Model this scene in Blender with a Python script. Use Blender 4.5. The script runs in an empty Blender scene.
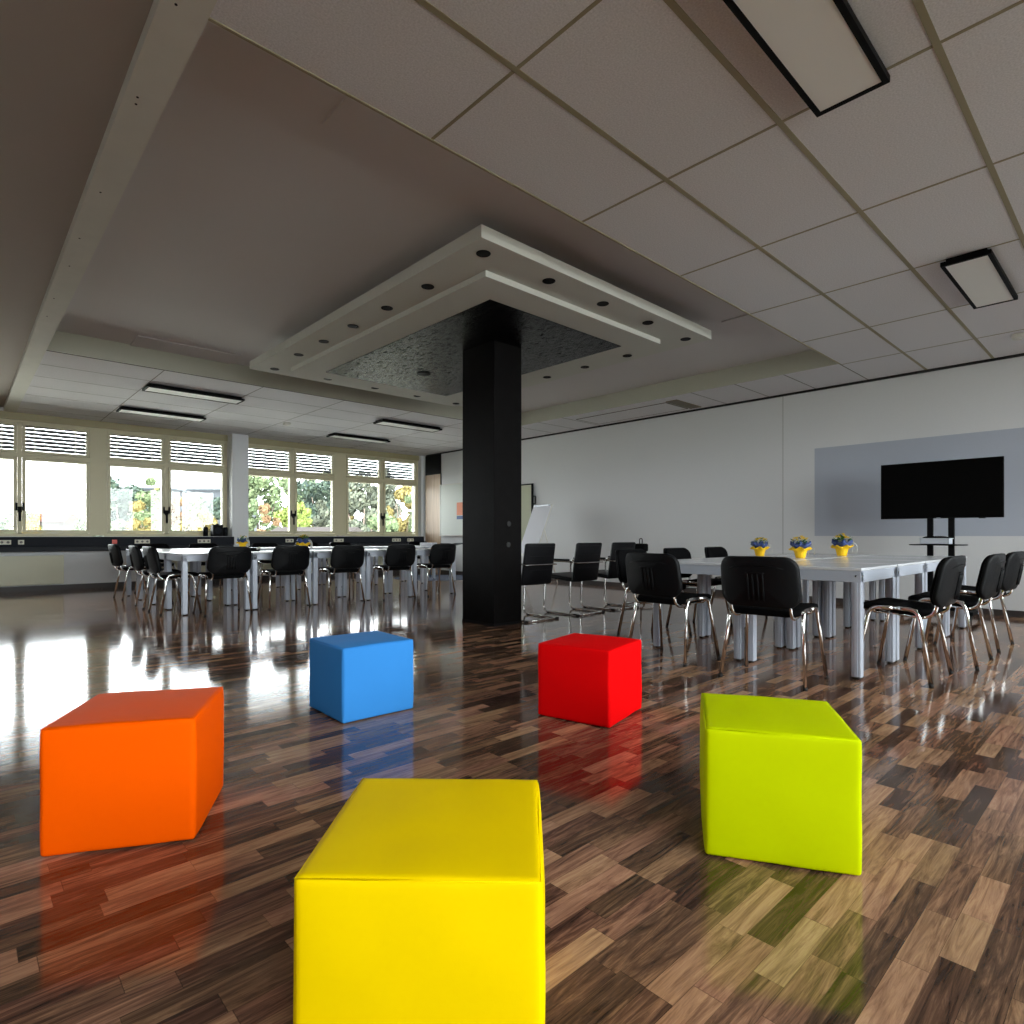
import bpy, bmesh, math, random
from mathutils import Vector, Matrix, noise
random.seed(7)
C = bpy.context.scene.collection
PI = math.pi
sc = bpy.context.scene
sc.view_settings.view_transform = 'Standard'
sc.view_settings.look = 'None'
sc.view_settings.gamma = 1.0
sc.view_settings.use_curve_mapping = False
sc.view_settings.exposure = 0.22

# ------------------------------------------------------------------ materials
def srgb(r, g, b):
    f = lambda c: ((c/255)/12.92 if c/255 <= .04045 else (((c/255)+.055)/1.055)**2.4)
    return (f(r), f(g), f(b), 1)

def mat(name, col, rough=.5, metal=0., spec=.5, noise_amt=0., noise_scale=20., bump=0., bump_scale=200., coat=0., coat_rough=.05):
    m = bpy.data.materials.new(name); m.use_nodes = True
    nt = m.node_tree; b = nt.nodes['Principled BSDF']
    b.inputs['Base Color'].default_value = col
    b.inputs['Roughness'].default_value = rough
    b.inputs['Metallic'].default_value = metal
    b.inputs['Specular IOR Level'].default_value = spec
    b.inputs['Coat Weight'].default_value = coat
    b.inputs['Coat Roughness'].default_value = coat_rough
    tc = nt.nodes.new('ShaderNodeTexCoord')
    if noise_amt:
        n = nt.nodes.new('ShaderNodeTexNoise'); n.inputs['Scale'].default_value = noise_scale
        n.inputs['Detail'].default_value = 6
        nt.links.new(tc.outputs['Object'], n.inputs['Vector'])
        mx = nt.nodes.new('ShaderNodeMix'); mx.data_type = 'RGBA'
        mx.inputs['A'].default_value = tuple(c*(1-noise_amt) for c in col[:3])+(1,)
        mx.inputs['B'].default_value = tuple(min(1, c*(1+noise_amt)) for c in col[:3])+(1,)
        nt.links.new(n.outputs['Fac'], mx.inputs['Factor'])
        nt.links.new(mx.outputs['Result'], b.inputs['Base Color'])
    if bump:
        n2 = nt.nodes.new('ShaderNodeTexNoise'); n2.inputs['Scale'].default_value = bump_scale
        n2.inputs['Detail'].default_value = 3
        nt.links.new(tc.outputs['Object'], n2.inputs['Vector'])
        bp = nt.nodes.new('ShaderNodeBump'); bp.inputs['Strength'].default_value = bump
        bp.inputs['Distance'].default_value = .002
        nt.links.new(n2.outputs['Fac'], bp.inputs['Height'])
        nt.links.new(bp.outputs['Normal'], b.inputs['Normal'])
    return m

M = {}
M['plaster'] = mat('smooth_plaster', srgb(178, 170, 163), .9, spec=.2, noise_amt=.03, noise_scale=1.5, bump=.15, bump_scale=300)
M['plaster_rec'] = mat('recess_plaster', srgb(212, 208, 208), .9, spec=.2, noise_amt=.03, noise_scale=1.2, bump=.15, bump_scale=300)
M['beam'] = mat('painted_concrete', srgb(216, 215, 206), .8, spec=.3, noise_amt=.08, noise_scale=5, bump=.2, bump_scale=60)
M['band'] = mat('painted_board', srgb(190, 190, 176), .8, spec=.3, noise_amt=.03, noise_scale=4)
M['tile'] = mat('mineral_fibre_tile', srgb(224, 223, 226), .95, spec=.15, noise_amt=.30, noise_scale=110, bump=.5, bump_scale=260)
M['tgrid'] = mat('ceiling_grid_olive', srgb(152, 144, 118), .6)
M['seam'] = mat('dark_joint', srgb(120, 116, 108), .8)
M['white_wall'] = mat('white_wallcovering', srgb(224, 225, 226), .85, spec=.25, noise_amt=.03, noise_scale=90, bump=.5, bump_scale=420)
M['grey_paint'] = mat('grey_projection_paint', srgb(182, 188, 200), .8, spec=.25, noise_amt=.03, noise_scale=90, bump=.4, bump_scale=420)
M['black'] = mat('matt_black', (.004, .004, .0045, 1), .6, spec=.12)
M['trim_black'] = mat('black_trim', (.012, .012, .012, 1), .7)
M['base'] = mat('dark_skirting', srgb(62, 56, 54), .5)
M['white_plastic'] = mat('white_plastic', srgb(214, 212, 204), .5)
M['olive'] = mat('olive_window_paint', srgb(204, 196, 162), .45, noise_amt=.03, noise_scale=6)
M['olive_dark'] = mat('olive_header_paint', srgb(170, 160, 124), .5)
M['duct'] = mat('anthracite_duct', srgb(30, 33, 40), .6, spec=.15)
M['duct2'] = mat('anthracite_fascia', srgb(52, 54, 58), .6, spec=.15)
M['rad'] = mat('cream_radiator', srgb(212, 210, 186), .5)
M['sock'] = mat('socket_white', srgb(214, 210, 192), .4)
M['red_sock'] = mat('socket_red', srgb(210, 60, 36), .4)
M['alu'] = mat('grey_aluminium', srgb(184, 190, 202), .4, metal=.1, spec=.5)
M['top'] = mat('white_laminate', srgb(214, 216, 220), .16, spec=.5)
M['topedge'] = mat('laminate_edge', srgb(222, 224, 226), .35)
M['chrome'] = mat('chrome', (.78, .77, .76, 1), .12, metal=1)
M['shell'] = mat('black_plastic_shell', (.0035, .0038, .0045, 1), .46, spec=.14, bump=.4, bump_scale=900)
M['fabric'] = mat('black_fabric', (.003, .003, .0034, 1), .9, spec=.06, bump=.6, bump_scale=700)
M['leather'] = mat('black_leather', (.004, .004, .005, 1), .42, spec=.16, bump=.3, bump_scale=160)
M['screen'] = mat('screen_glass', (.001, .001, .001, 1), .35, spec=.12)
M['lamp'] = mat('lamp_diffuser', srgb(240, 240, 236), .5)
M['lampframe'] = mat('lamp_frame_black', (.003, .003, .003, 1), .6, spec=.1)
M['slab'] = mat('white_gypsum', srgb(196, 190, 186), .85, spec=.2)
M['slabedge'] = mat('white_gypsum_edge', srgb(206, 206, 198), .8, spec=.2)
M['pillar'] = mat('black_stained_board', (.0050, .0044, .0044, 1), .5, spec=.045, noise_amt=.5, noise_scale=9, bump=.5, bump_scale=24)
M['board'] = mat('whiteboard_enamel', srgb(200, 204, 196), .6)
M['board2'] = mat('pinboard_cream', srgb(186, 188, 160), .6)
M['orange_note'] = mat('orange_paper', srgb(226, 140, 104), .7)
M['blue_note'] = mat('blue_paper', srgb(90, 110, 150), .7)
M['paper'] = mat('paper', srgb(226, 226, 232), .8)
M['rug'] = mat('navy_rug', srgb(44, 54, 78), .9)
M['yellow_wrap'] = mat('yellow_crepe', srgb(250, 200, 20), .6, bump=.6, bump_scale=120)
M['blue_wrap'] = mat('blue_crepe', srgb(50, 70, 125), .6, bump=.6, bump_scale=120)
M['petal'] = mat('yellow_petals', srgb(245, 210, 50), .6)
M['leafg'] = mat('pot_leaf', srgb(70, 120, 40), .6)
M['ribbon'] = mat('ribbon_white', srgb(215, 215, 210), .35)
M['ribbon_y'] = mat('ribbon_cream', srgb(240, 215, 130), .35)
M['slat'] = mat('blind_slat', (.010, .0105, .010, 1), .6, spec=.1)
M['rubber'] = mat('rubber', (.01, .01, .01, 1), .8)
M['tray'] = mat('light_plastic_tray', srgb(206, 212, 220), .35)
M['brown_grille'] = mat('brown_grille', srgb(140, 128, 108), .7)
M['outside_wall'] = mat('outside_render', srgb(56, 51, 49), .9, spec=.05)
M['outside_roof'] = mat('outside_roof', srgb(64, 42, 36), .9, spec=.05, noise_amt=.1, noise_scale=3)
M['outside_grey'] = mat('outside_grey', srgb(70, 73, 77), .9, spec=.05)
M['pale_ground'] = mat('outside_ground', srgb(214, 212, 200), .95, noise_amt=.05, noise_scale=.5)
M['rear_ground'] = mat('unseen_rear_ground', srgb(128, 126, 120), .95)
M['bark'] = mat('bark', srgb(110, 95, 85), .9)

def wood_panel():
    m = mat('light_wood_veneer', srgb(196, 168, 138), .5)
    nt = m.node_tree; b = nt.nodes['Principled BSDF']
    tc = nt.nodes.new('ShaderNodeTexCoord'); mp = nt.nodes.new('ShaderNodeMapping')
    mp.inputs['Scale'].default_value = (30, 30, 1.2)
    n = nt.nodes.new('ShaderNodeTexNoise'); n.inputs['Scale'].default_value = 1; n.inputs['Detail'].default_value = 5
    cr = nt.nodes.new('ShaderNodeValToRGB')
    cr.color_ramp.elements[0].color = srgb(176, 146, 118); cr.color_ramp.elements[0].position = .3
    cr.color_ramp.elements[1].color = srgb(216, 190, 160); cr.color_ramp.elements[1].position = .7
    nt.links.new(tc.outputs['Object'], mp.inputs[0]); nt.links.new(mp.outputs[0], n.inputs['Vector'])
    nt.links.new(n.outputs['Fac'], cr.inputs[0]); nt.links.new(cr.outputs[0], b.inputs['Base Color'])
    return m
M['wood'] = wood_panel()

def black_panel_mat():
    m = mat('black_glossy_board', (.002, .002, .0024, 1), .22)
    nt = m.node_tree; b = nt.nodes['Principled BSDF']
    tc = nt.nodes.new('ShaderNodeTexCoord'); mp = nt.nodes.new('ShaderNodeMapping')
    mp.inputs['Scale'].default_value = (30, 8, 10); mp.inputs['Rotation'].default_value = (0, 0, -.35)
    n = nt.nodes.new('ShaderNodeTexNoise'); n.inputs['Scale'].default_value = 1.5; n.inputs['Detail'].default_value = 10
    n.inputs['Roughness'].default_value = .75; n.inputs['Distortion'].default_value = 1.2
    cr = nt.nodes.new('ShaderNodeValToRGB'); cr.color_ramp.elements[0].position = .42; cr.color_ramp.elements[1].position = .62
    ml = nt.nodes.new('ShaderNodeMath'); ml.operation = 'MULTIPLY'; ml.inputs[1].default_value = .34
    bp = nt.nodes.new('ShaderNodeBump'); bp.inputs['Strength'].default_value = 1; bp.inputs['Distance'].default_value = .006
    nt.links.new(tc.outputs['Object'], mp.inputs[0]); nt.links.new(mp.outputs[0], n.inputs['Vector'])
    nt.links.new(n.outputs['Fac'], cr.inputs[0]); nt.links.new(cr.outputs[0], ml.inputs[0]); nt.links.new(ml.outputs[0], b.inputs['Specular IOR Level'])
    nt.links.new(n.outputs['Fac'], bp.inputs['Height']); nt.links.new(bp.outputs['Normal'], b.inputs['Normal'])
    return m
M['blackpanel'] = black_panel_mat()

def floor_mat():
    m = bpy.data.materials.new('parquet_laminate'); m.use_nodes = True
    nt = m.node_tree; N = nt.nodes; L = nt.links; b = N['Principled BSDF']
    def math_(op, a, bb=None, c=None):
        n = N.new('ShaderNodeMath'); n.operation = op
        for i, v in enumerate((a, bb, c)):
            if v is None: continue
            if isinstance(v, (int, float)): n.inputs[i].default_value = v
            else: L.new(v, n.inputs[i])
        return n.outputs[0]
    def wn(sock_or_none, *xyz):
        w = N.new('ShaderNodeTexWhiteNoise'); w.noise_dimensions = '3D'
        cb = N.new('ShaderNodeCombineXYZ')
        for i, v in enumerate(xyz):
            if isinstance(v, (int, float)): cb.inputs[i].default_value = v
            else: L.new(v, cb.inputs[i])
        L.new(cb.outputs[0], w.inputs['Vector'])
        return w.outputs['Value']
    geo = N.new('ShaderNodeNewGeometry'); sp = N.new('ShaderNodeSeparateXYZ'); L.new(geo.outputs['Position'], sp.inputs[0])
    X, Y = sp.outputs[0], sp.outputs[1]
    W, LEN = .0675, .62
    row = math_('FLOOR', math_('DIVIDE', Y, W))
    off = math_('MULTIPLY', wn(None, row, 3.3, 1.1), LEN*3)
    xx = math_('DIVIDE', math_('ADD', X, off), LEN)
    col = math_('FLOOR', xx); fr = math_('FRACT', xx)
    # split each long cell at a random place so strip lengths vary
    split = math_('ADD', math_('MULTIPLY', wn(None, row, col, 9.7), .34), .33)
    side = math_('GREATER_THAN', fr, split)
    rnd = wn(None, row, math_('ADD', math_('MULTIPLY', col, 2.0), side), 4.2)
    rnd2 = wn(None, row, math_('ADD', math_('MULTIPLY', col, 2.0), side), 8.9)
    # grain
    cb = N.new('ShaderNodeCombineXYZ')
    L.new(math_('ADD', math_('MULTIPLY', X, 2.2), math_('MULTIPLY', rnd, 37)), cb.inputs[0])
    L.new(math_('MULTIPLY', Y, 26.0), cb.inputs[1]); L.new(math_('MULTIPLY', rnd2, 50), cb.inputs[2])
    gn = N.new('ShaderNodeTexNoise'); gn.inputs['Scale'].default_value = 1.3; gn.inputs['Detail'].default_value = 7
    gn.inputs['Roughness'].default_value = .68; gn.inputs['Distortion'].default_value = 1.6
    L.new(cb.outputs[0], gn.inputs['Vector'])
    cb2 = N.new('ShaderNodeCombineXYZ')
    L.new(math_('ADD', math_('MULTIPLY', X, 12.0), math_('MULTIPLY', rnd, 91)), cb2.inputs[0]); L.new(math_('MULTIPLY', Y, 330.0), cb2.inputs[1])
    fn = N.new('ShaderNodeTexNoise'); fn.inputs['Scale'].default_value = 1; fn.inputs['Detail'].default_value = 3
    L.new(cb2.outputs[0], fn.inputs['Vector'])
    val = math_('ADD', math_('ADD', math_('MULTIPLY', rnd, .58), math_('MULTIPLY', math_('SUBTRACT', gn.outputs['Fac'], .5), 1.45)),
                math_('MULTIPLY', math_('SUBTRACT', fn.outputs['Fac'], .5), .30))
    val = math_('ADD', val, .275)
    cr = N.new('ShaderNodeValToRGB'); e = cr.color_ramp.elements
    stops = [(0.0, srgb(34, 23, 18)), (.22, srgb(62, 43, 33)), (.45, srgb(98, 69, 51)), (.65, srgb(140, 101, 74)), (.85, srgb(172, 128, 94)), (1, srgb(190, 146, 108))]
    e[0].position, e[0].color = stops[0]; e[1].position, e[1].color = stops[-1]
    for p, c in stops[1:-1]:
        q = e.new(p); q.color = c
    L.new(val, cr.inputs[0])
    hs = N.new('ShaderNodeHueSaturation'); L.new(cr.outputs[0], hs.inputs['Color'])
    L.new(math_('ADD', math_('MULTIPLY', rnd2, .02), .49), hs.inputs['Hue']); hs.inputs['Saturation'].default_value = .93
    # hairline joints between strips
    fy = math_('FRACT', math_('DIVIDE', Y, W))
    j1 = math_('LESS_THAN', fy, .018)
    j2 = math_('LESS_THAN', math_('ABSOLUTE', math_('SUBTRACT', fr, split)), .0016)
    j3 = math_('LESS_THAN', fr, .0016)
    j = math_('MAXIMUM', j1, math_('MAXIMUM', j2, j3))
    mx = N.new('ShaderNodeMix'); mx.data_type = 'RGBA'; L.new(math_('MULTIPLY', j, .55), mx.inputs['Factor'])
    L.new(hs.outputs[0], mx.inputs['A']); mx.inputs['B'].default_value = (.012, .008, .006, 1)
    L.new(mx.outputs['Result'], b.inputs['Base Color'])
    b.inputs['Roughness'].default_value = .085
    b.inputs['Specular IOR Level'].default_value = .5
    bp = N.new('ShaderNodeBump'); bp.inputs['Strength'].default_value = .04; bp.inputs['Distance'].default_value = .002
    L.new(fn.outputs['Fac'], bp.inputs['Height'])
    wv = N.new('ShaderNodeTexNoise'); wv.inputs['Scale'].default_value = 2.6; wv.inputs['Detail'].default_value = 1
    L.new(geo.outputs['Position'], wv.inputs['Vector'])
    bp2 = N.new('ShaderNodeBump'); bp2.inputs['Strength'].default_value = .05; bp2.inputs['Distance'].default_value = .004
    L.new(wv.outputs['Fac'], bp2.inputs['Height']); L.new(bp.outputs['Normal'], bp2.inputs['Normal'])
    L.new(bp2.outputs['Normal'], b.inputs['Normal'])
    return m
M['floor'] = floor_mat()

def glass_mat():
    m = bpy.data.materials.new('window_glass'); m.use_nodes = True
    nt = m.node_tree; nt.nodes.remove(nt.nodes['Principled BSDF'])
    t = nt.nodes.new('ShaderNodeBsdfTransparent'); g = nt.nodes.new('ShaderNodeBsdfGlossy'); g.inputs['Roughness'].default_value = 0
    t.inputs[0].default_value = (.95, .97, .96, 1)
    fr = nt.nodes.new('ShaderNodeFresnel'); fr.inputs[0].default_value = 1.45
    mx = nt.nodes.new('ShaderNodeMixShader')
    nt.links.new(fr.outputs[0], mx.inputs[0]); nt.links.new(t.outputs[0], mx.inputs[1]); nt.links.new(g.outputs[0], mx.inputs[2])
    nt.links.new(mx.outputs[0], nt.nodes['Material Output'].inputs[0])
    return m
M['glass'] = glass_mat()

def leather(name, col, rough=.42):
    m = mat(name, col, .62, spec=.025, noise_amt=.02, noise_scale=6)
    nt = m.node_tree; b = nt.nodes['Principled BSDF']
    tc = nt.nodes.new('ShaderNodeTexCoord'); v = nt.nodes.new('ShaderNodeTexVoronoi'); v.inputs['Scale'].default_value = 420
    v2 = nt.nodes.new('ShaderNodeTexNoise'); v2.inputs['Scale'].default_value = 5; v2.inputs['Detail'].default_value = 2
    nt.links.new(tc.outputs['Object'], v.inputs['Vector']); nt.links.new(tc.outputs['Object'], v2.inputs['Vector'])
    b1 = nt.nodes.new('ShaderNodeBump'); b1.inputs['Strength'].default_value = .10; b1.inputs['Distance'].default_value = .001
    b2 = nt.nodes.new('ShaderNodeBump'); b2.inputs['Strength'].default_value = .25; b2.inputs['Distance'].default_value = .012
    nt.links.new(v.outputs['Distance'], b1.inputs['Height']); nt.links.new(v2.outputs['Fac'], b2.inputs['Height'])
    nt.links.new(b1.outputs['Normal'], b2.inputs['Normal']); nt.links.new(b2.outputs['Normal'], b.inputs['Normal'])
    return m

# ------------------------------------------------------------------ mesh helpers
def box(bm, x0, x1, y0, y1, z0, z1, bevel=0., seg=2):
    vs = [bm.verts.new((x, y, z)) for x in (x0, x1) for y in (y0, y1) for z in (z0, z1)]
    F = [(0, 1, 3, 2), (4, 6, 7, 5), (0, 4, 5, 1), (2, 3, 7, 6), (0, 2, 6, 4), (1, 5, 7, 3)]
    fs = [bm.faces.new([vs[i] for i in f]) for f in F]
    if bevel:
        es = list({e for f in fs for e in f.edges})
        bmesh.ops.bevel(bm, geom=es, offset=bevel, segments=seg, affect='EDGES', profile=.5)
    return vs

def rbox(bm, c, size, rot=0., bevel=0., tilt=None):
    b2 = bmesh.new(); sx, sy, sz = size
    box(b2, -sx/2, sx/2, -sy/2, sy/2, -sz/2, sz/2, bevel)
    mt = Matrix.Translation(c) @ Matrix.Rotation(rot, 4, 'Z')
    if tilt: mt = mt @ Matrix.Rotation(tilt[0], 4, tilt[1])
    b2.transform(mt); merge(bm, b2)

def merge(bm, b2):
    me = bpy.data.meshes.new('t'); b2.to_mesh(me); b2.free(); bm.from_mesh(me); bpy.data.meshes.remove(me)

def smooth_path(pts, r=.05, n=5):
    """round the inner corners of a polyline"""
    pts = [Vector(p) for p in pts]; out = [pts[0]]
    for i in range(1, len(pts)-1):
        a, b, c = pts[i-1], pts[i], pts[i+1]
        ra = min(r, (a-b).length*.48); rc = min(r, (c-b).length*.48)
        p0 = b+(a-b).normalized()*ra; p2 = b+(c-b).normalized()*rc
        for k in range(n+1):
            t = k/n; out.append(p0*(1-t)**2 + b*2*t*(1-t) + p2*t*t)
    out.append(pts[-1]); return out

def tube(bm, pts, r, seg=10, flat=1., caps=True, closed=False):
    pts = [Vector(p) for p in pts]; n = len(pts); rings = []
    up = Vector((0, 0, 1)); prev = None
    for i, p in enumerate(pts):
        if closed: d = (pts[(i+1) % n]-pts[i-1])
        else: d = (pts[min(i+1, n-1)]-pts[max(i-1, 0)])
        d.normalize()
        if prev is None:
            a = d.cross(up)
            if a.length < .1: a = d.cross(Vector((0, 1, 0)))
            a.normalize()
        else:
            a = prev-d*prev.dot(d); a.normalize()
        prev = a; b = d.cross(a)
        rr = r[i] if isinstance(r, (list, tuple)) else r
        rings.append([bm.verts.new(p+a*math.cos(2*PI*k/seg)*rr+b*math.sin(2*PI*k/seg)*rr*flat) for k in range(seg)])
    for i in range(n if closed else n-1):
        A, B = rings[i], rings[(i+1) % n]
        for k in range(seg):
            f = bm.faces.new((A[k], A[(k+1) % seg], B[(k+1) % seg], B[k])); f.smooth = True
    if caps and not closed:
        bm.faces.new(rings[0][::-1]); bm.faces.new(rings[-1])

def cyl(bm, c, r, z0, z1, seg=24, r2=None, smooth=True):
    r2 = r if r2 is None else r2
    A = [bm.verts.new((c[0]+r*math.cos(2*PI*k/seg), c[1]+r*math.sin(2*PI*k/seg), z0)) for k in range(seg)]
    B = [bm.verts.new((c[0]+r2*math.cos(2*PI*k/seg), c[1]+r2*math.sin(2*PI*k/seg), z1)) for k in range(seg)]
    for k in range(seg):
        f = bm.faces.new((A[k], A[(k+1) % seg], B[(k+1) % seg], B[k])); f.smooth = smooth
    bm.faces.new(A[::-1]); bm.faces.new(B)

def lathe(bm, c, prof, seg=24, wob=None):
    rings = []
    for j, (r, z) in enumerate(prof):
        ring = []
        for k in range(seg):
            a = 2*PI*k/seg; rr = r*(1+(wob(a, j) if wob else 0))
            ring.append(bm.verts.new((c[0]+rr*math.cos(a), c[1]+rr*math.sin(a), c[2]+z)))
        rings.append(ring)
    for A, B in zip(rings, rings[1:]):
        for k in range(seg):
            f = bm.faces.new((A[k], A[(k+1) % seg], B[(k+1) % seg], B[k])); f.smooth = True
    bm.faces.new(rings[0][::-1]); bm.faces.new(rings[-1])

def rrect(w, h, r, n=6):
    out = []
    for (cx_, cy_, a0) in ((w/2-r, h/2-r, 0), (-w/2+r, h/2-r, 90), (-w/2+r, -h/2+r, 180), (w/2-r, -h/2+r, 270)):
        for k in range(n+1):
            a = math.radians(a0+90*k/n); out.append((cx_+r*math.cos(a), cy_+r*math.sin(a)))
    return out

def pad(bm, outline, tf, tb, mp, p=5):
    """cushion: outline in the plane, domed front (tf) and back (tb) thickness, mapped to space by mp(x, y, z)"""
    S = [1, .985, .955, .9, .8, .6, .35]
    def prof(s): return (max(0, 1-s**p))**(1/p)
    n = len(outline)
    def ring(s, t): return [bm.verts.new(mp(x*s, y*s, t)) for x, y in outline]
    edge = ring(1, 0)
    for sgn, t in ((1, tf), (-1, tb)):
        prev = edge
        for s in S[1:]:
            cur = ring(s, sgn*t*prof(s))
            for k in range(n):
                a, b_, c, d = prev[k], prev[(k+1) % n], cur[(k+1) % n], cur[k]
                f = bm.faces.new((a, b_, c, d) if sgn > 0 else (d, c, b_, a)); f.smooth = True
            prev = cur
        ctr = bm.verts.new(mp(0, 0, sgn*t))
        for k in range(n):
            f = bm.faces.new((prev[k], prev[(k+1) % n], ctr) if sgn > 0 else (ctr, prev[(k+1) % n], prev[k])); f.smooth = True

def obj(name, bm, m, parent=None, label=None):
    bmesh.ops.recalc_face_normals(bm, faces=bm.faces)
    me = bpy.data.meshes.new(name); bm.to_mesh(me); bm.free()
    ms = m if isinstance(m, (list, tuple)) else [m]
    for q in ms: me.materials.append(q)
    o = bpy.data.objects.new(name, me); C.objects.link(o)
    if parent: o.parent = parent
    if label: o['label'] = label
    return o

def tag(o, label, cat, group=None, kind=None):
    o['label'] = label; o['category'] = cat
    if group: o['group'] = group
    if kind: o['kind'] = kind
    return o

def thing(name, label, cat, loc=(0, 0, 0), rz=0., group=None):
    o = bpy.data.objects.new(name, None); C.objects.link(o); o.empty_display_size = .1
    o.location = loc; o.rotation_euler = (0, 0, rz)
    return tag(o, label, cat, group)

def struct(name, bm, m, parent=None):
    o = obj(name, bm, m, parent)
    if not parent: o['kind'] = 'structure'
    return o

def sbox(name, b, m, parent=None, bevel=0.):
    bm = bmesh.new(); box(bm, *b, bevel); return struct(name, bm, m, parent)

def copy_tree(o, parent=None):
    c = o.copy(); C.objects.link(c)
    if parent: c.parent = parent
    for ch in o.children: copy_tree(ch, c)
    return c

def place(o, x, y, z=0, rz=0., label=None, group=None):
    o.location = (x, y, z); o.rotation_euler = (0, 0, rz)
    if label: o['label'] = label
    if group: o['group'] = group
    return o

USED = set()
def instance(proto, *a, **k):
    if proto.name not in USED:
        USED.add(proto.name); return place(proto, *a, **k)
    return place(copy_tree(proto), *a, **k)

# ------------------------------------------------------------------ camera
S = .97
cam = bpy.data.cameras.new('camera'); camo = bpy.data.objects.new('camera', cam); C.objects.link(camo)
cam.sensor_width = 36; cam.lens = 597.3/1024*36; cam.sensor_fit = 'HORIZONTAL'
cam.shift_y = (535.6-512)/1024
cam.clip_start = .05; cam.clip_end = 500
camo.location = (0, 0, S); camo.rotation_euler = (PI/2, 0, -.7496)
sc.camera = camo

# ------------------------------------------------------------------ room shell
H = 3.1275; HR = 3.375; XR = 9.25; YW = 13.6; YP = 13.36
X0, Y0 = -4.5, -3.2
sbox('floor', (X0-.3, XR+.3, Y0-.3, YP+.5, -.2, 0), M['floor'])
sbox('wall_right', (XR, XR+.25, Y0-.3, YW+.4, 0, 3.7), M['white_wall'])
sbox('wall_left', (X0-.25, X0, Y0-.3, YW+.4, 0, 3.7), M['white_wall'])
# back (window) wall: parapet, header, piers
bm = bmesh.new()
box(bm, X0, XR, YP, YW+.16, 0, .955)
box(bm, X0, XR, YW-.05, YW+.3, 3.03, 3.7)
for a, b in ((4.27, 4.60), (-2.9, -2.55)):
    box(bm, a, b, 13.25, YW+.2, 0, H+.02)
box(bm, 9.17, XR, 13.45, YW+.2, 0, H)
struct('wall_back', bm, M['white_wall'])
# front wall behind the camera, with a window band like the opposite one
bm = bmesh.new()
box(bm, X0, XR, Y0-.25, Y0, 0, .90); box(bm, X0, XR, Y0-.25, Y0, 3.06, 3.7)
for a, b in ((X0, -2.4), (.3, .6), (4.4, 4.7), (9.05, XR)):
    box(bm, a, b, Y0-.25, Y0, .90, 3.06)
struct('wall_front', bm, M['white_wall'])
# baseboards
sbox('baseboard_right', (XR-.018, XR, Y0, 12.64, 0, .075), M['base'])
sbox('baseboard_back', (X0, 4.27, YP-.018, YP, 0, .09), M['base'])
sbox('baseboard_back_far', (4.6, XR, YP-.018, YP, 0, .09), M['base'])
# black shadow gap along the top of the right wall
sbox('trim_1', (XR-.02, XR, Y0, 13.3, H-.032, H-.001), M['trim_black'])
sbox('trim_2', (.77, 8.12, 8.776, 8.785, H-.005, H), M['trim_black'])

# ceilings
BX0, BX1 = .60, .77
YF, YB, XS = 2.6865, 8.78, 8.12
def grid_lines(bm, xs, ys, x0, x1, y0, y1, wx, wy, z=H, t=.003):
    for y in ys: box(bm, x0, x1, y-wy/2, y+wy/2, z-t, z+.001)
    for x in xs: box(bm, x-wx/2, x+wx/2, y0, y1, z-t*.7, z+.001)
c1 = sbox('ceiling', (BX1, XR, Y0, YF, H, 3.65), M['tile'])
bm = bmesh.new()
grid_lines(bm, [1.896+1.2548*k for k in range(0, 6)], [2.0127-.6818*k for k in range(0, 8)], BX1, XR-.02, Y0, YF, .018, .030)
box(bm, BX1, 8.12, YF-.012, YF+.004, H-.006, H+.03)
struct('ceiling_grid', bm, M['tgrid'], c1)
c2 = sbox('ceiling.001', (BX1, XR, YB, YW+.3, H, 3.65), M['tile'])
bm = bmesh.new()
grid_lines(bm, [1.99+1.275*k for k in range(0, 6)], [9.53, 10.28, 11.03, 11.72, 12.42, 13.05], BX1, XR-.02, YB, YW, .010, .007, t=.002)
struct('ceiling_grid', bm, M['seam'], c2)
c3 = sbox('ceiling.002', (XS, XR, YF, YB, H, 3.65), M['tile'])
bm = bmesh.new()
grid_lines(bm, [], [2.69+.69*k for k in range(0, 4)]+[7.38, 7.98, 8.6], XS, XR-.02, YF, YB, .01, .012, t=.002)
struct('ceiling_grid', bm, M['seam'], c3)
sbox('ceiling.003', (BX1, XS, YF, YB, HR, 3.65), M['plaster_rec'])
bm = bmesh.new()
box(bm, BX1, XS, YB-.012, YB, H, HR+.01); box(bm, XS-.012, XS, YF, YB, H, HR+.01)
struct('trim_3', bm, M['band'])
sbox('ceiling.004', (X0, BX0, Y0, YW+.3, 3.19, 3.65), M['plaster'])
bm = bmesh.new(); box(bm, BX0, BX1, Y0, YW+.3, H-.004, 3.65)
be = struct('ceiling_beam', bm, M['beam'])
bm = bmesh.new()
for y in (1.9, 2.7, 3.4, 3.46, 4.5, 5.3, 5.9, 6.8, 7.4):
    cyl(bm, (.66+.01*math.sin(y*9), y), .006, H-.0065, H-.003, 8)
struct('screw_holes', bm, M['black'], be)
bm = bmesh.new()
box(bm, 1.56, 2.80, YF+.004, 3.30, HR-.014, HR+.002); box(bm, 6.28, 7.95, YF+.004, 3.30, HR-.014, HR+.002)
box(bm, 1.6, 2.8, 8.30, 8.765, HR-.014, HR+.002)
struct('ceiling_panel', bm, M['plaster_rec'])

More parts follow.
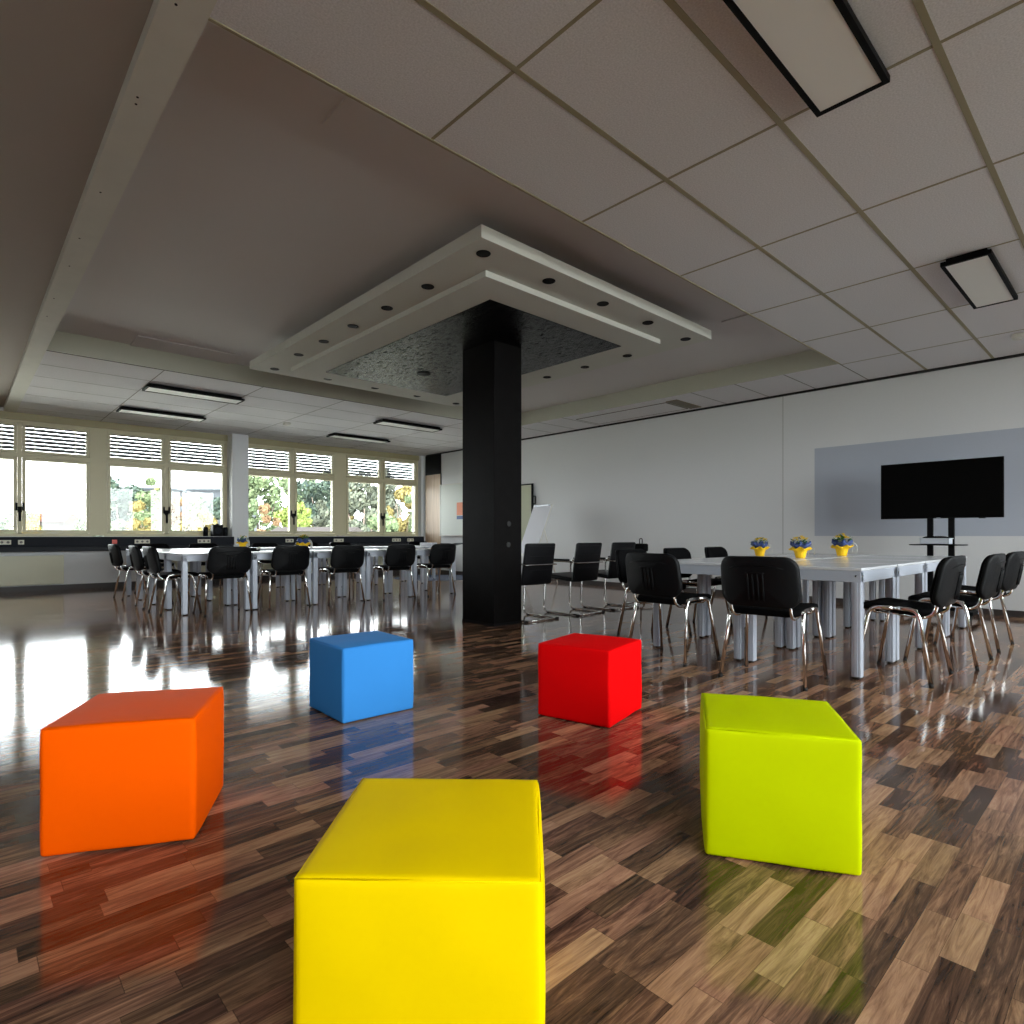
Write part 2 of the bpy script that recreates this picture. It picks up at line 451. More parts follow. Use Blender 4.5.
# hatch and grille in the narrow tiled strip by the right wall
h = thing('ceiling_hatch', 'long white access hatch in the ceiling strip beside the long wall', 'hatch', (8.75, 6.35, H))
bm = bmesh.new(); box(bm, -.32, .32, -.95, .93, -.006, 0); obj('hatch_panel', bm, M['tile'], h)
bm = bmesh.new()
for b in ((-.34, .34, -.97, -.95), (-.34, .34, .93, .95), (-.34, -.32, -.97, .95), (.32, .34, -.97, .95)): box(bm, *b, -.007, 0)
obj('hatch_frame', bm, M['seam'], h)
g = thing('ceiling_grille', 'narrow brown ceiling grille at the end of the access hatch', 'grille', (8.74, 5.25, H))
bm = bmesh.new(); box(bm, -.38, .38, -.1, .1, -.010, 0)
obj('grille_plate', bm, M['brown_grille'], g)
bm = bmesh.new()
for k in range(5): box(bm, -.36, .36, -.085+.038*k, -.07+.038*k, -.014, -.010)
obj('grille_bars', bm, M['seam'], g)

# ------------------------------------------------------------------ windows
def frame_rect(bm, x0, x1, z0, z1, w, y0, y1):
    box(bm, x0, x1, y0, y1, z0, z0+w); box(bm, x0, x1, y0, y1, z1-w, z1)
    box(bm, x0, x0+w, y0, y1, z0+w, z1-w); box(bm, x1-w, x1, y0, y1, z0+w, z1-w)
blind_names = {1: 'beside the last pane at the frame edge', }
wn_ = 0
def window(x0, xm, x1, labels, handles=2):
    global wn_; wn_ += 1
    y = YW
    bm = bmesh.new()
    frame_rect(bm, x0, x1, .97, 3.0, .045, y-.014, y+.09)
    box(bm, xm-.03, xm+.03, y-.014, y+.09, 1.0, 2.97)
    box(bm, x0+.04, x1-.04, y-.0135, y+.09, 2.355, 2.425)
    box(bm, x0, x1, y-.02, y+.02, .955, .985)
    w = struct('window_%d' % wn_, bm, M['olive'])
    for a, b in ((x0+.045, xm-.03), (xm+.03, x1-.045)):
        bm = bmesh.new()
        frame_rect(bm, a+.006, b-.006, 1.02, 2.35, .05, y-.026, y+.07)
        obj('sash_frame', bm, M['olive'], w)
        bm = bmesh.new(); frame_rect(bm, a+.006, b-.006, 2.43, 2.965, .045, y-.022, y+.07)
        obj('vent_frame', bm, M['olive'], w)
        bm = bmesh.new(); box(bm, a+.05, b-.05, y+.03, y+.036, 1.065, 2.305); obj('pane', bm, M['glass'], w)
        bm = bmesh.new(); box(bm, a+.045, b-.045, y+.03, y+.036, 2.47, 2.925); obj('pane', bm, M['glass'], w)
    bm = bmesh.new()
    for q in (-1, 1): box(bm, min(xm+q*.062, xm+q*.032), max(xm+q*.062, xm+q*.032), y-.042, y-.025, 1.41, 1.55, .003)
    box(bm, xm-.03, xm+.03, y-.04, y-.013, 1.38, 1.48, .003)
    box(bm, xm-.017, xm+.017, y-.066, y-.045, 1.22, 1.48, .005); box(bm, xm-.012, xm+.012, y-.05, y-.013, 1.43, 1.455)
    obj('handle', bm, M['black'], w, 'black lever handle')
    # outside venetian blinds
    for (a, b), lab in zip(((x0+.05, xm-.03), (xm+.03, x1-.05)), labels):
        if lab is None: lab = 'half raised slatted blind outside an unseen window bay'
        t = thing('venetian_blind', lab, 'blind', ((a+b)/2, y+.22, 2.44), 0, 'outside slatted blinds')
        bw = (b-a)/2+.02
        bm = bmesh.new()
        for k in range(8):
            z = .04+k*.068
            pr = [(-.041, -.044), (-.015, -.013), (.015, .013), (.039, .024)]
            top = [(bw, p[0], z+p[1]) for p in pr]; lft = [(-bw, p[0], z+p[1]) for p in pr]
            for dz in (0, -.002):
                va = [bm.verts.new((q[0], q[1], q[2]+dz)) for q in top]; vb = [bm.verts.new((q[0], q[1], q[2]+dz)) for q in lft]
                for i in range(3): bm.faces.new((va[i], va[i+1], vb[i+1], vb[i]))
        o_ = obj('slats', bm, M['slat'], t)
        bm = bmesh.new(); box(bm, -bw, bw, -.03, .03, -.015, .005); obj('bottom_rail', bm, M['slat'], t)
        for sx in (-.45, .45):
            bm = bmesh.new()
            tube(bm, [(sx*bw*1.3, -.047, 0), (sx*bw*1.3, -.047, .6)], .004, 6)
            obj('ladder_cord', bm, M['white_plastic'], t)
    return w
nm = ['pane beside the frame edge of the view', 'pane above the roofs']
window(-2.55, -1.47, -.47, [None, None])
window(-.29, .82, 1.88, ['raised slatted blind above the window cut by the picture edge', 'raised slatted blind above the pane showing rooftops and open sky'])
window(2.06, 3.11, 4.27, ['raised slatted blind above the pane with the dark and yellow trees', 'raised slatted blind above the pane next to the white pier with the loudspeakers'])
window(4.60, 5.72, 6.79, ['raised slatted blind just past the white pier, above the lime green tree', 'raised slatted blind above the pane with the bare white roof corner below trees'])
window(7.01, 8.07, 9.17, ['raised slatted blind above the second last pane towards the wooden door', 'raised slatted blind above the last pane before the wooden door'])
bm = bmesh.new()
for a, b in ((-.47, -.29), (1.88, 2.06), (6.79, 7.01)): box(bm, a, b, YW-.012, YW+.12, .97, 3.0)
for a, b in ((X0, -2.9), ): box(bm, a, b, YW-.012, YW+.12, .955, 3.03)
struct('trim_4', bm, M['olive'])
bm = bmesh.new()
for a, b in ((-2.55, 4.27), (4.6, 9.17)): box(bm, a, b, YW-.055, YW+.14, 3.0, H)
struct('trim_5', bm, M['olive_dark'])
# rear windows (behind the camera)
for k, (a, b) in enumerate(((-2.4, .3), (.6, 4.4), (4.7, 9.05))):
    bm = bmesh.new(); y = Y0-.15
    frame_rect(bm, a, b, .90, 3.06, .05, y, y+.08)
    m_ = int((b-a)/1.3)
    for i in range(1, m_): xq = a+(b-a)*i/m_; box(bm, xq-.03, xq+.03, y, y+.08, .92, 3.04)
    w = struct('window_%d' % (6+k), bm, M['olive'])
    bm = bmesh.new(); box(bm, a+.04, b-.04, y+.03, y+.036, .92, 3.04); obj('pane', bm, M['glass'], w)

# ledge / cable duct under the windows
for k, (a, b) in enumerate(((-2.5, 4.266), (4.604, 9.1))):
    t = thing('cable_duct', ('dark grey cable duct under the windows from the radiator to the white pier' if k == 0 else 'dark cable duct under the windows between the white pier and the wooden door'), 'cable duct', (0, 0, 0))
    bm = bmesh.new(); box(bm, a, b, 13.20 if k else 13.12, 13.358, .775, .948, .004)
    if k == 0:
        pass
    obj('duct_body', bm, M['duct'], t)
    bm = bmesh.new(); box(bm, a, b, 13.24 if k else 13.16, 13.358, .69, .772, .003); obj('lower_fascia', bm, M['duct2'], t)
def sockets(x0, x1, n, y, label, m='sock'):
    t = thing('wall_socket', label, 'socket', ((x0+x1)/2, y, .857))
    w = (x1-x0)/2
    bm = bmesh.new(); box(bm, -w, w, -.012, 0, -.038, .038, .003); obj('cover_plate', bm, M[m], t)
    for i in range(n):
        bm = bmesh.new(); cx_ = -w+(2*w)*(i+.5)/n
        b2 = bmesh.new(); cyl(b2, (0, 0), .021, 0, .0012, 16)
        b2.transform(Matrix.Translation((cx_, -.0125, 0)) @ Matrix.Rotation(PI/2, 4, 'X')); merge(bm, b2)
        obj('socket_hole', bm, M['seam'] if m == 'sock' else M['red_sock'], t)
YD1, YD2 = 13.119, 13.199
for a in ((.44, .68, 3, YD1, 'white triple socket on the duct at the edge of the view above the radiator'),
          (.77, .85, 1, YD1, 'single white socket on the duct above the radiator'),
          (2.47, 2.72, 3, YD1, 'white triple socket on the duct behind the three side chairs'),
          (3.56, 3.80, 3, YD1, 'white triple socket on the duct below the loudspeakers'),
          (5.38, 5.56, 2, YD2, 'white double socket on the duct above the orange flower pot'),
          (6.53, 6.78, 2, YD2, 'white double socket on the duct below the broad window post'),
          (8.12, 8.37, 3, YD2, 'second last white socket on the duct before the wooden door'),
          (8.57, 8.76, 2, YD2, 'last white socket on the duct before the wooden door')):
    sockets(*a)
sockets(2.11, 2.19, 1, YD1, 'small red socket on the dark duct above the first side chair', 'red_sock')
# radiators
for (a, b, yy, lab) in ((-.25, 1.41, 13.34, 'wide cream panel radiator under the window at the edge of the view'),
                    (2.9, 4.1, 13.34, 'cream panel radiator behind the chairs before the white pier'),
                    (4.9, 6.6, 13.34, 'cream panel radiator behind the tables just past the white pier'),
                    (7.1, 8.7, 13.34, 'cream panel radiator behind the tables nearest the wooden door')):
    t = thing('radiator', lab, 'radiator', ((a+b)/2, yy, 0), 0, 'radiators under the windows'); w = (b-a)/2
    bm = bmesh.new(); box(bm, -w, w, -.09, -.065, .11, .62, .006); obj('front_panel', bm, M['rad'], t)
    bm = bmesh.new(); box(bm, -w+.01, w-.01, -.066, 0, .13, .60)
    obj('convector', bm, M['rad'], t)
    for sx in (-1, 1):
        bm = bmesh.new(); box(bm, sx*(w-.2)-.015, sx*(w-.2)+.015, -.03, .0, .10, .14); obj('bracket', bm, M['rad'], t)
bm = bmesh.new(); b2 = bmesh.new(); cyl(b2, (0, 0), .065, 0, .006, 24); b2.transform(Matrix.Translation((1.75, YP, .61)) @ Matrix.Rotation(PI/2, 4, 'X')); merge(bm, b2)
tag(obj('cover_plate', bm, M['white_wall']), 'round white cover plate on the wall beside the wide radiator', 'cover plate')

# wood door at the far end of the right wall
bm = bmesh.new(); box(bm, XR-.012, XR, 12.66, 13.34, 0, 2.58); d1 = struct('door_1', bm, M['wood'])
bm = bmesh.new(); box(bm, XR-.014, XR, 12.64, 13.34, 2.58, H-.03); struct('door_transom', bm, M['black'], d1)
bm = bmesh.new(); box(bm, XR-.016, XR, 12.632, 12.66, 2.28, 2.6); struct('door_edge', bm, M['black'], d1)
# grey painted field and wall seams
bm = bmesh.new(); box(bm, XR-.0015, XR, -1.5, 3.40, .965, 2.25); struct('trim_6', bm, M['grey_paint'])
bm = bmesh.new()
for y in (3.86,): box(bm, XR-.001, XR, y-.003, y+.003, .075, H-.03)
struct('trim_7', bm, M['seam'])

# ------------------------------------------------------------------ pillar and suspended platform
ZO, ZI = 3.10, 3.05
bm = bmesh.new(); box(bm, 4.18, 4.584, 4.77, 5.31, 0, ZI+.01, .003)
pl = struct('pillar', bm, M['pillar'])
bm = bmesh.new(); box(bm, 4.176, 4.588, 4.766, 5.314, 0, .03); struct('pillar_base', bm, M['black'], pl)
for z, x in ((1.098, 4.396), (.872, 4.388)):
    bm = bmesh.new(); b2 = bmesh.new(); cyl(b2, (0, 0), .028, 0, .004, 20); b2.transform(Matrix.Translation((x, 4.77, z)) @ Matrix.Rotation(PI/2, 4, 'X')); merge(bm, b2)
    struct('socket_hole', bm, M['trim_black'], pl)
t = thing('ceiling_platform', 'stepped white suspended ceiling platform around the black pillar', 'ceiling platform', (4.38, 5.6, ZI))
ox, oy, oz = 4.38, 5.6, ZI
bm = bmesh.new(); box(bm, 2.745-ox, 6.00-ox, 3.27-oy, 7.87-oy, ZO-oz, ZO+.095-oz, .002); obj('outer_slab', bm, M['slabedge'], t)
bm = bmesh.new(); box(bm, 3.11-ox, 5.60-ox, 3.65-oy, 7.46-oy, 0, .052, .002); obj('inner_slab', bm, M['slabedge'], t)
bm = bmesh.new(); box(bm, 3.44-ox, 5.34-ox, 3.98-oy, 7.17-oy, -.006, .003); obj('black_panel', bm, M['blackpanel'], t)
bm = bmesh.new(); box(bm, 3.2-ox, 5.5-ox, 3.8-oy, 7.3-oy, ZO+.09-oz, HR-oz); obj('hanger_box', bm, M['slab'], t)
bm = bmesh.new(); cyl(bm, (4.38-ox, 6.36-oy), .085, -.016, -.004, 28)
sp = obj('speaker_hole', bm, M['black'], t)  # round speaker hole in the panel, drawn as a black disc, no lamp
# downlights
dlp = None
def downlight(x, y, lab):
    global dlp
    if dlp is None:
        dlp = thing('recessed_downlight', lab, 'downlight', (0, 0, 0), 0, 'recessed downlights in the platform')
        bm = bmesh.new(); cyl(bm, (0, 0), .052, -.004, .002, 28); obj('housing', bm, M['black'], dlp)
        bm = bmesh.new()
        tube(bm, [(.052*math.cos(2*PI*k/28), .052*math.sin(2*PI*k/28), -.002) for k in range(28)], .004, 6, closed=True)
        obj('trim_ring', bm, M['lampframe'], dlp)
    instance(dlp, x, y, ZO, label=lab)
k_ = .976
ordn = ['first', 'second', 'third', 'fourth', 'fifth', 'sixth', 'seventh']
LX = lambda x: (x)*2.13/2.1575; 
downlight(LX(2.951), LX(3.490), 'black round downlight at the near corner of the suspended platform')
for i, y in enumerate((4.283, 4.951, 5.615, 6.280, 6.944)):
    downlight(LX(2.99), LX(y), 'black round downlight, %s after the near corner on the window-facing long edge of the platform' % ordn[i])
downlight(LX(3.02), LX(7.753), 'black round downlight at the platform corner closest to the left ceiling beam')
for i, x in enumerate((3.751, 4.483, 5.215)):
    downlight(LX(x), LX(7.755), 'black round downlight on the platform edge nearest the windows, %s from the beam side' % ordn[i])
downlight(LX(5.977), LX(7.763), 'black round downlight at the hidden platform corner behind the pillar')
for i, x in enumerate((3.675, 4.403, 5.129)):
    downlight(LX(x), LX(3.49), 'black round downlight, %s after the near corner on the short front edge of the platform' % ordn[i])
downlight(LX(5.86), LX(3.50), 'black round downlight at the platform corner nearest the screen wall')
for i, y in enumerate((4.299, 4.958, 5.627, 6.3, 7.0)):
    downlight(LX(5.89), LX(y), 'black round downlight, %s along the platform edge facing the screen wall' % ordn[i])

# ------------------------------------------------------------------ ceiling lamps
def lamp(x0, x1, y0, y1, lab, z=H):
    t = thing('ceiling_lamp', lab, 'ceiling lamp', ((x0+x1)/2, (y0+y1)/2, z), 0, 'flat rectangular ceiling lamps')
    w, d = (x1-x0)/2, (y1-y0)/2
    bm = bmesh.new()
    for b in ((-w, w, -d, -d+.026), (-w, w, d-.026, d), (-w, -w+.026, -d+.026, d-.026), (w-.026, w, -d+.026, d-.026)): box(bm, *b, -.062, -.030)
    box(bm, -w+.03, w-.03, -d+.03, d-.03, -.046, -.001)
    obj('frame', bm, M['lampframe'], t)
    bm = bmesh.new(); box(bm, -w+.02, w-.02, -d+.02, d-.02, -.058, -.040); obj('diffuser', bm, M['lamp'], t)
lamp(1.86, 3.16, .83, 1.15, 'large black-framed ceiling lamp cut off by the top edge of the picture')
lamp(5.62, 6.90, .82, 1.135, 'black-framed flat ceiling lamp above the table with flower pots')
lamp(1.97, 3.29, 9.64, 9.98, 'flat ceiling lamp nearer the camera on the beam side of the window area')
lamp(1.99, 3.31, 11.66, 12.0, 'flat ceiling lamp closest to the windows on the beam side')
lamp(5.73, 7.08, 9.64, 9.98, 'flat ceiling lamp near the pillar in the window area')
lamp(5.77, 7.13, 11.66, 12.0, 'flat ceiling lamp closest to the windows beyond the white pier')
for (x, y, lab) in ((4.62, 11.26, 'small square white detector on the ceiling between the far lamps'), (8.33, .98, 'small white detector on the tiled ceiling above the wall screen')):
    t = thing('ceiling_detector', lab, 'detector', (x, y, H))
    bm = bmesh.new(); box(bm, -.06, .06, -.06, .06, -.05, 0, .012); obj('housing', bm, M['white_plastic'], t)
    bm = bmesh.new(); cyl(bm, (0, 0), .03, -.06, -.05, 16); obj('sensor_dome', bm, M['white_plastic'], t)

# ------------------------------------------------------------------ cube stools
def cube_stool(name_col, col, x, y, ang, lab, seed, w=.432, h=.390, rough=.42):
    m = leather(name_col+'_leatherette', col, rough)
    t = thing('cube_stool', lab, 'stool', (x, y, 0), math.radians(ang), 'coloured cube stools')
    z0 = .003
    bm = bmesh.new()
    N_ = 20
    def prof(u):  # denser near edges
        return u
    hw = w/2-.004; hz = (h-z0)/2; cz = z0+hz; r = .011
    us = [-1, -.985, -.96, -.92]+[-.85+1.7*i/12 for i in range(13)]+[.92, .96, .985, 1]
    vmap = {}
    def P(a, b, c):
        key = (round(a, 4), round(b, 4), round(c, 4))
        if key in vmap: return vmap[key]
        p = Vector((a*hw, b*hw, c*hz))
        q = Vector([max(-e+r, min(e-r, v)) for v, e in zip(p, (hw, hw, hz))])
        d = p-q
        if d.length > 1e-9: p = q+d.normalized()*r
        bul = .0085
        fx = (1-b*b)*(1-c*c); fy = (1-a*a)*(1-c*c); fz = (1-a*a)*(1-b*b)
        p += Vector((a*bul*fx**.6 if abs(a) > .99 else 0, b*bul*fy**.6 if abs(b) > .99 else 0, (c*bul*.7*fz**.6 if c > .99 else 0)))
        nn = noise.noise(Vector((a*1.7+seed, b*1.7, c*1.7)))*.003
        p += p.normalized()*nn
        v = bm.verts.new((p.x, p.y, p.z+cz)); vmap[key] = v; return v
    for ax in range(3):
        for s in (-1, 1):
            for i in range(len(us)-1):
                for j in range(len(us)-1):
                    q = []
                    for (u, v) in ((us[i], us[j]), (us[i+1], us[j]), (us[i+1], us[j+1]), (us[i], us[j+1])):
                        c = [u, v]; c.insert(ax, s); q.append(P(*c))
                    f = bm.faces.new(q if s > 0 else q[::-1]); f.smooth = True
    body = obj('cushion', bm, m, t)
    # stitched seams near the edges
    bm = bmesh.new(); e = hw-.0030
    for k in range(4):
        a = k*PI/2; c, s = math.cos(a), math.sin(a)
        rot = lambda x, y: (x*c-y*s, x*s+y*c)
        tube(bm, [(*rot(-e, e), cz+hz-.0030), (*rot(e, e), cz+hz-.0030)], .0014, 6)
    obj('seam_piping', bm, m, t)
    for sx in (-1, 1):
        for sy in (-1, 1):
            bm = bmesh.new(); cyl(bm, (sx*(hw-.035), sy*(hw-.035)), .018, 0, z0+.01, 16); obj('foot', bm, M['rubber'], t)
    return t
cube_stool('yellow', srgb(238, 202, 0), .717, .997, 45.6, 'yellow leatherette cube stool, the closest one, cut by the bottom edge', 1)
cube_stool('lime', srgb(194, 210, 0), 1.948, .852, 31, 'lime green leatherette cube stool', 2)
cube_stool('orange', srgb(255, 92, 0), .469, 2.358, 61.5, 'orange leatherette cube stool', 3)
cube_stool('red', srgb(235, 8, 12), 2.553, 2.109, 13.2, 'red leatherette cube stool in front of the black pillar', 4)
cube_stool('blue', srgb(58, 138, 214), 1.668, 3.036, 88.5, 'blue leatherette cube stool', 5)

# ------------------------------------------------------------------ tables
TH = .752
def make_table():
    t = thing('square_table', 'x', 'table'); w = .404
    bm = bmesh.new(); box(bm, -w, w, -w, w, TH-.020, TH, .003); obj('tabletop', bm, M['top'], t)
    e = w-.006; d = .022; bm = bmesh.new()
    for b in ((-e, e, -e, -e+d), (-e, e, e-d, e), (-e, -e+d, -e, e), (e-d, e, -e, e)): box(bm, *b, TH-.098, TH-.022, .002)
    obj('apron', bm, M['alu'], t)
    for sx in (-1, 1):
        for sy in (-1, 1):
            cx_, cy_ = sx*(w-.036), sy*(w-.036)
            bm = bmesh.new(); box(bm, cx_-.03, cx_+.03, cy_-.03, cy_+.03, .012, TH-.022, .007)
            for dx, dy in ((1, 0), (0, 1), (-1, 0), (0, -1)):   # raised ribs of the extruded profile
                box(bm, cx_+dx*.0302-.004-.006*abs(dy), cx_+dx*.0302+.004+.006*abs(dy) if dy else cx_+dx*.0302+.001, cy_-.01*abs(dx)+dy*.0302-.001*abs(dy), cy_+.01*abs(dx)+dy*.0302+.001*abs(dy), .02, TH-.1)
            lg = obj('leg', bm, M['alu'], t)
            bm = bmesh.new(); cyl(bm, (cx_, cy_), .02, 0, .014, 14); obj('glide', bm, M['rubber'], lg)
            bm = bmesh.new()
            for q, ax in (((cx_, cy_+sy*.031), 'X'), ((cx_+sx*.031, cy_), 'Y')):
                b2 = bmesh.new(); cyl(b2, (0, 0), .006, -.003, .003, 10)
                b2.transform(Matrix.Translation((q[0], q[1], TH-.055)) @ Matrix.Rotation(PI/2, 4, ax)); merge(bm, b2)
            obj('bolt', bm, M['chrome'], lg)
    return t
tb = make_table()
cols = ['first', 'second', 'third', 'fourth']
gR = 'tables of the block with flower pots'
for i in range(4):
    for j in range(2):
        x, y = 4.43+.404+.836*i, 1.33+.404+.836*j
        lab = 'square white-topped table, %s from the camera end, %s row of the flower pot block' % (cols[i], 'near' if j == 0 else 'far')
        if i == 0 and j == 0: lab = 'white-topped square table with grey legs at the near corner of the flower pot block'
        instance(tb, x, y, label=lab, group=gR)
gL = 'tables of the ring by the windows'
fr = 2.0+.404
for k in range(5):
    instance(tb, fr+.83*k, 8.404, label='square table in the front row of the window table ring, %s from the beam side' % ordn[k], group=gL)
for k, y in enumerate((8.82, 9.64, 10.46)):
    instance(tb, fr, y+.404, label='square table in the side row of the window tables, %s behind the front corner' % ordn[k], group=gL)
for k in range(4):
    instance(tb, fr+.83*(k+1), 10.46+.404, label='square table in the back row of the window tables, %s after the corner' % ordn[k], group=gL)
for k in range(2):
    instance(tb, 6.2+.404+.815*k, 10.15+.404, .0036*k, label='square table placed towards the whiteboard beyond the window table ring, %s of two' % ordn[k], group=gL)

# ------------------------------------------------------------------ visitor chair (faces +Y)
def make_chair():
    t = thing('visitor_chair', 'x', 'chair')
    R = .0115
    for sx in (-1, 1):
        for sy, nme in ((-1, 'rear'), (1, 'front')):
            bm = bmesh.new()
            foot = (sx*.272, sy*.222, .012); top = (sx*.238, sy*.150, .435)
            path = smooth_path([foot, top, (sx*.236, sy*.122, .483), (sx*.236, 0, .485)], .05, 6)
            tube(bm, path, R, 10, 1.25)
            lg = obj('leg', bm, M['chrome'], t)
            bm = bmesh.new(); tube(bm, [(sx*.2735, sy*.225, 0), (sx*.2715, sy*.221, .022)], .0135, 10); obj('foot_cap', bm, M['rubber'], lg)
        # back upright
        bm = bmesh.new()
        tube(bm, smooth_path([(sx*.18, -.02, .444), (sx*.185, -.17, .430), (sx*.19, -.228, .465), (sx*.19, -.245, .60), (sx*.19, -.265, .69)], .05, 6), .010, 10, 1.3)
        obj('back_support', bm, M['chrome'], t)
    bm = bmesh.new()
    for y in (-.13, .12): tube(bm, [(-.236, y, .480), (-.20, y, .450), (.20, y, .450), (.236, y, .480)], .010, 8)
    for sx in (-1, 1): tube(bm, [(sx*.18, -.14, .442), (sx*.18, .13, .448)], .009, 8)
    obj('seat_frame', bm, M['chrome'], t)
    # seat
    bm = bmesh.new()
    def ms(x, y, z):
        yy = y+.015
        dip = .012*(abs(x)/.23)**2 - (.022*max(0, (yy-.12)/.11)**2)
        return (x, yy, .472+z+dip+.07*yy)
    ol = [(x*(1.0 if y > 0 else .94+.06*(1+y/.22)), y) for x, y in rrect(.475, .43, .075, 7)]
    pad(bm, ol, .026, .028, ms, 5)
    obj('seat', bm, M['fabric'], t)
    # backrest: cushion (front) and plastic shell (rear)
    def mb(x, y, z):   # y -> height, z -> towards rear
        zz = y
        cy_ = -.262-.10*(zz+.17)/.34*.6 + .045*(abs(x)/.23)**2 - z
        return (x, cy_, .677+zz)
    ol = [(x*(1.0-.05*((y+.17)/.34) if y > -.3 else 1), y + (0.0 if y > 0 else .040*math.cos(min(1, abs(x)/.24)*PI/2)*-1)) for x, y in rrect(.520, .318, .078, 8)]
    bm = bmesh.new(); pad(bm, [(x*.97, y*.965) for x, y in ol], .012, .034, lambda x, y, z: mb(x, y, z), 4); obj('backrest', bm, M['fabric'], t)
    bm = bmesh.new(); pad(bm, ol, .026, .004, lambda x, y, z: mb(x, y, -z if False else z+.006), 9)
    sh = obj('back_shell', bm, M['shell'], t)
    bm = bmesh.new()
    for x in (-.048, -.016, .016, .048):
        pts = [mb(x, y, .0335) for y in (-.125, -.08, -.03, .01, .045)]
        tube(bm, pts, [.004, .006, .006, .006, .004], 8)
    pts = [mb(x, .052, .0335) for x in (-.06, -.03, 0, .03, .06)]
    tube(bm, pts, .004, 8)
    pts = [mb(x, .102-.02*(x/.17)**2, .0325) for x in [-.17+.034*i for i in range(11)]]
    tube(bm, pts, [.0015]+[.004]*9+[.0015], 8)
    obj('back_ribs', bm, M['shell'], sh)
    return t
ch = make_chair()
def R(d): return math.radians(d)
# heading given in degrees of the direction the sitter faces (90 = +Y)
def chair(x, y, heading, lab, grp, z=0): instance(ch, x, y, z, R(heading-90), label=lab, group=grp)
g1 = 'black visitor chairs around the flower pot tables'
chair(4.085, 1.77, 4, 'large black visitor chair with chrome legs seen from behind, above the lime stool', g1)
chair(4.19, 2.62, -4, 'black visitor chair seen from behind, between the red stool and the table end', g1)
chair(4.83, 1.19, 90, 'black visitor chair turned sideways, nearest of the three along the table side', g1)
chair(5.66, 1.09, 90, 'black visitor chair, middle of the three along the near table side', g1)
chair(6.62, 1.09, 88, 'black visitor chair, farthest of the three along the near table side', g1)
chair(4.93, 3.28, 268, 'black visitor chair mostly hidden behind the one at the table end', g1)
chair(5.80, 3.30, 270, 'black visitor chair across the table, back visible above the table corner', g1)
chair(6.70, 3.32, 271, 'black visitor chair across the table, closest to the first flower pot', g1)
g2 = 'black visitor chairs around the window tables'
chair(2.455, 7.97, 91, 'black visitor chair at the front row of window tables, first in the row', g2)
chair(3.27, 8.09, 90, 'black visitor chair at the front row of window tables, second in the row', g2)
chair(4.08, 8.06, 90, 'black visitor chair at the front row of window tables, middle of the row', g2)
chair(4.96, 8.06, 89, 'black visitor chair at the front row of window tables, fourth in the row', g2)
chair(5.78, 8.11, 91, 'black visitor chair at the front row of window tables, beside the pillar', g2)
chair(2.05, 10.86, 2, 'black visitor chair at the side row, farthest towards the radiator', g2)
chair(2.03, 9.28, -2, 'black visitor chair at the side row, middle of three', g2)
chair(2.03, 8.45, 1, 'black visitor chair at the side row, nearest to the camera', g2)
for i, x in enumerate((2.49, 3.31, 4.40, 5.25, 5.98)):
    chair(x, 11.52, 270+(i % 2)*3-1, 'black visitor chair behind the back row of window tables, %s along the duct' % ordn[i], g2)
chair(7.75, 11.25, 262, 'black visitor chair by the table with papers, in front of the whiteboard', g2, .005)

# ------------------------------------------------------------------ cantilever chair (faces +Y)
def make_cant():
    t = thing('cantilever_chair', 'x', 'chair')
    bm = bmesh.new(); r = .0125; w = .245
    base = smooth_path([(-.16, -.285, .014), (-w, -.27, .014), (-w, .245, .014), (-w, .285, .06), (-w, .262, .40), (-w, .262, .62), (-w, .20, .655), (-w, -.10, .655), (-w, -.22, .648)], .06, 6)
    tube(bm, base, r, 10)
    tube(bm, [(-x, y, z) for x, y, z in base], r, 10)
    tube(bm, [(-.17, -.286, .014), (.17, -.286, .014)], r, 10)
    tube(bm, [(-w, .262, .405), (w, .262, .405)], .010, 8)
    obj('tube_frame', bm, M['chrome'], t)
    bm = bmesh.new()
    for sx in (-1, 1): box(bm, sx*w-.018, sx*w+.018, -.30, -.262, .0, .022, .004); box(bm, sx*w-.014, sx*w+.014, .18, .22, .0, .012)
    obj('glide', bm, M['rubber'], t)
    bm = bmesh.new(); tube(bm, smooth_path([(-w, -.12, .652), (-w-.0, -.285, .640), (w, -.285, .640), (w, -.12, .652)], .03, 5), .011, 10, .7); obj('back_bar', bm, M['chrome'], t)
    for sx in (-1, 1):
        bm = bmesh.new(); box(bm, sx*w-.026, sx*w+.022, -.14, .20, .662, .684, .008); obj('armrest', bm, M['leather'], t)
    bm = bmesh.new()
    pad(bm, rrect(.465, .46, .03, 5), .032, .025, lambda x, y, z: (x, y+.04, .445+z+.02*(y/.23)), 8); obj('seat', bm, M['leather'], t)
    def mb(x, y, z):
        u = (y+.225)/.45
        return (x, -.205-.075*u-z+.02*(abs(x)/.23)**2, .645+y)
    bm = bmesh.new(); pad(bm, rrect(.465, .475, .022, 5), .020, .022, mb, 9); bk = obj('backrest', bm, M['leather'], t)
    bm = bmesh.new()
    for z in (-.07, .09, .20):
        tube(bm, [mb(-.22+.044*i, z, .0205) for i in range(11)], .003, 6)
    obj('stitched_seam', bm, M['leather'], bk)
    return t
ca = make_cant()
g3 = 'leather cantilever chairs beside the pillar'
instance(ca, 4.88, 5.02, 0, R(-1), label='black leather cantilever chair right beside the black pillar', group=g3)
instance(ca, 5.715, 5.00, 0, R(0), label='black leather cantilever chair, middle of the three beyond the red stool', group=g3)
instance(ca, 6.47, 5.03, 0, R(-2), label='black leather cantilever chair, last of the three, with a bag behind it', group=g3)
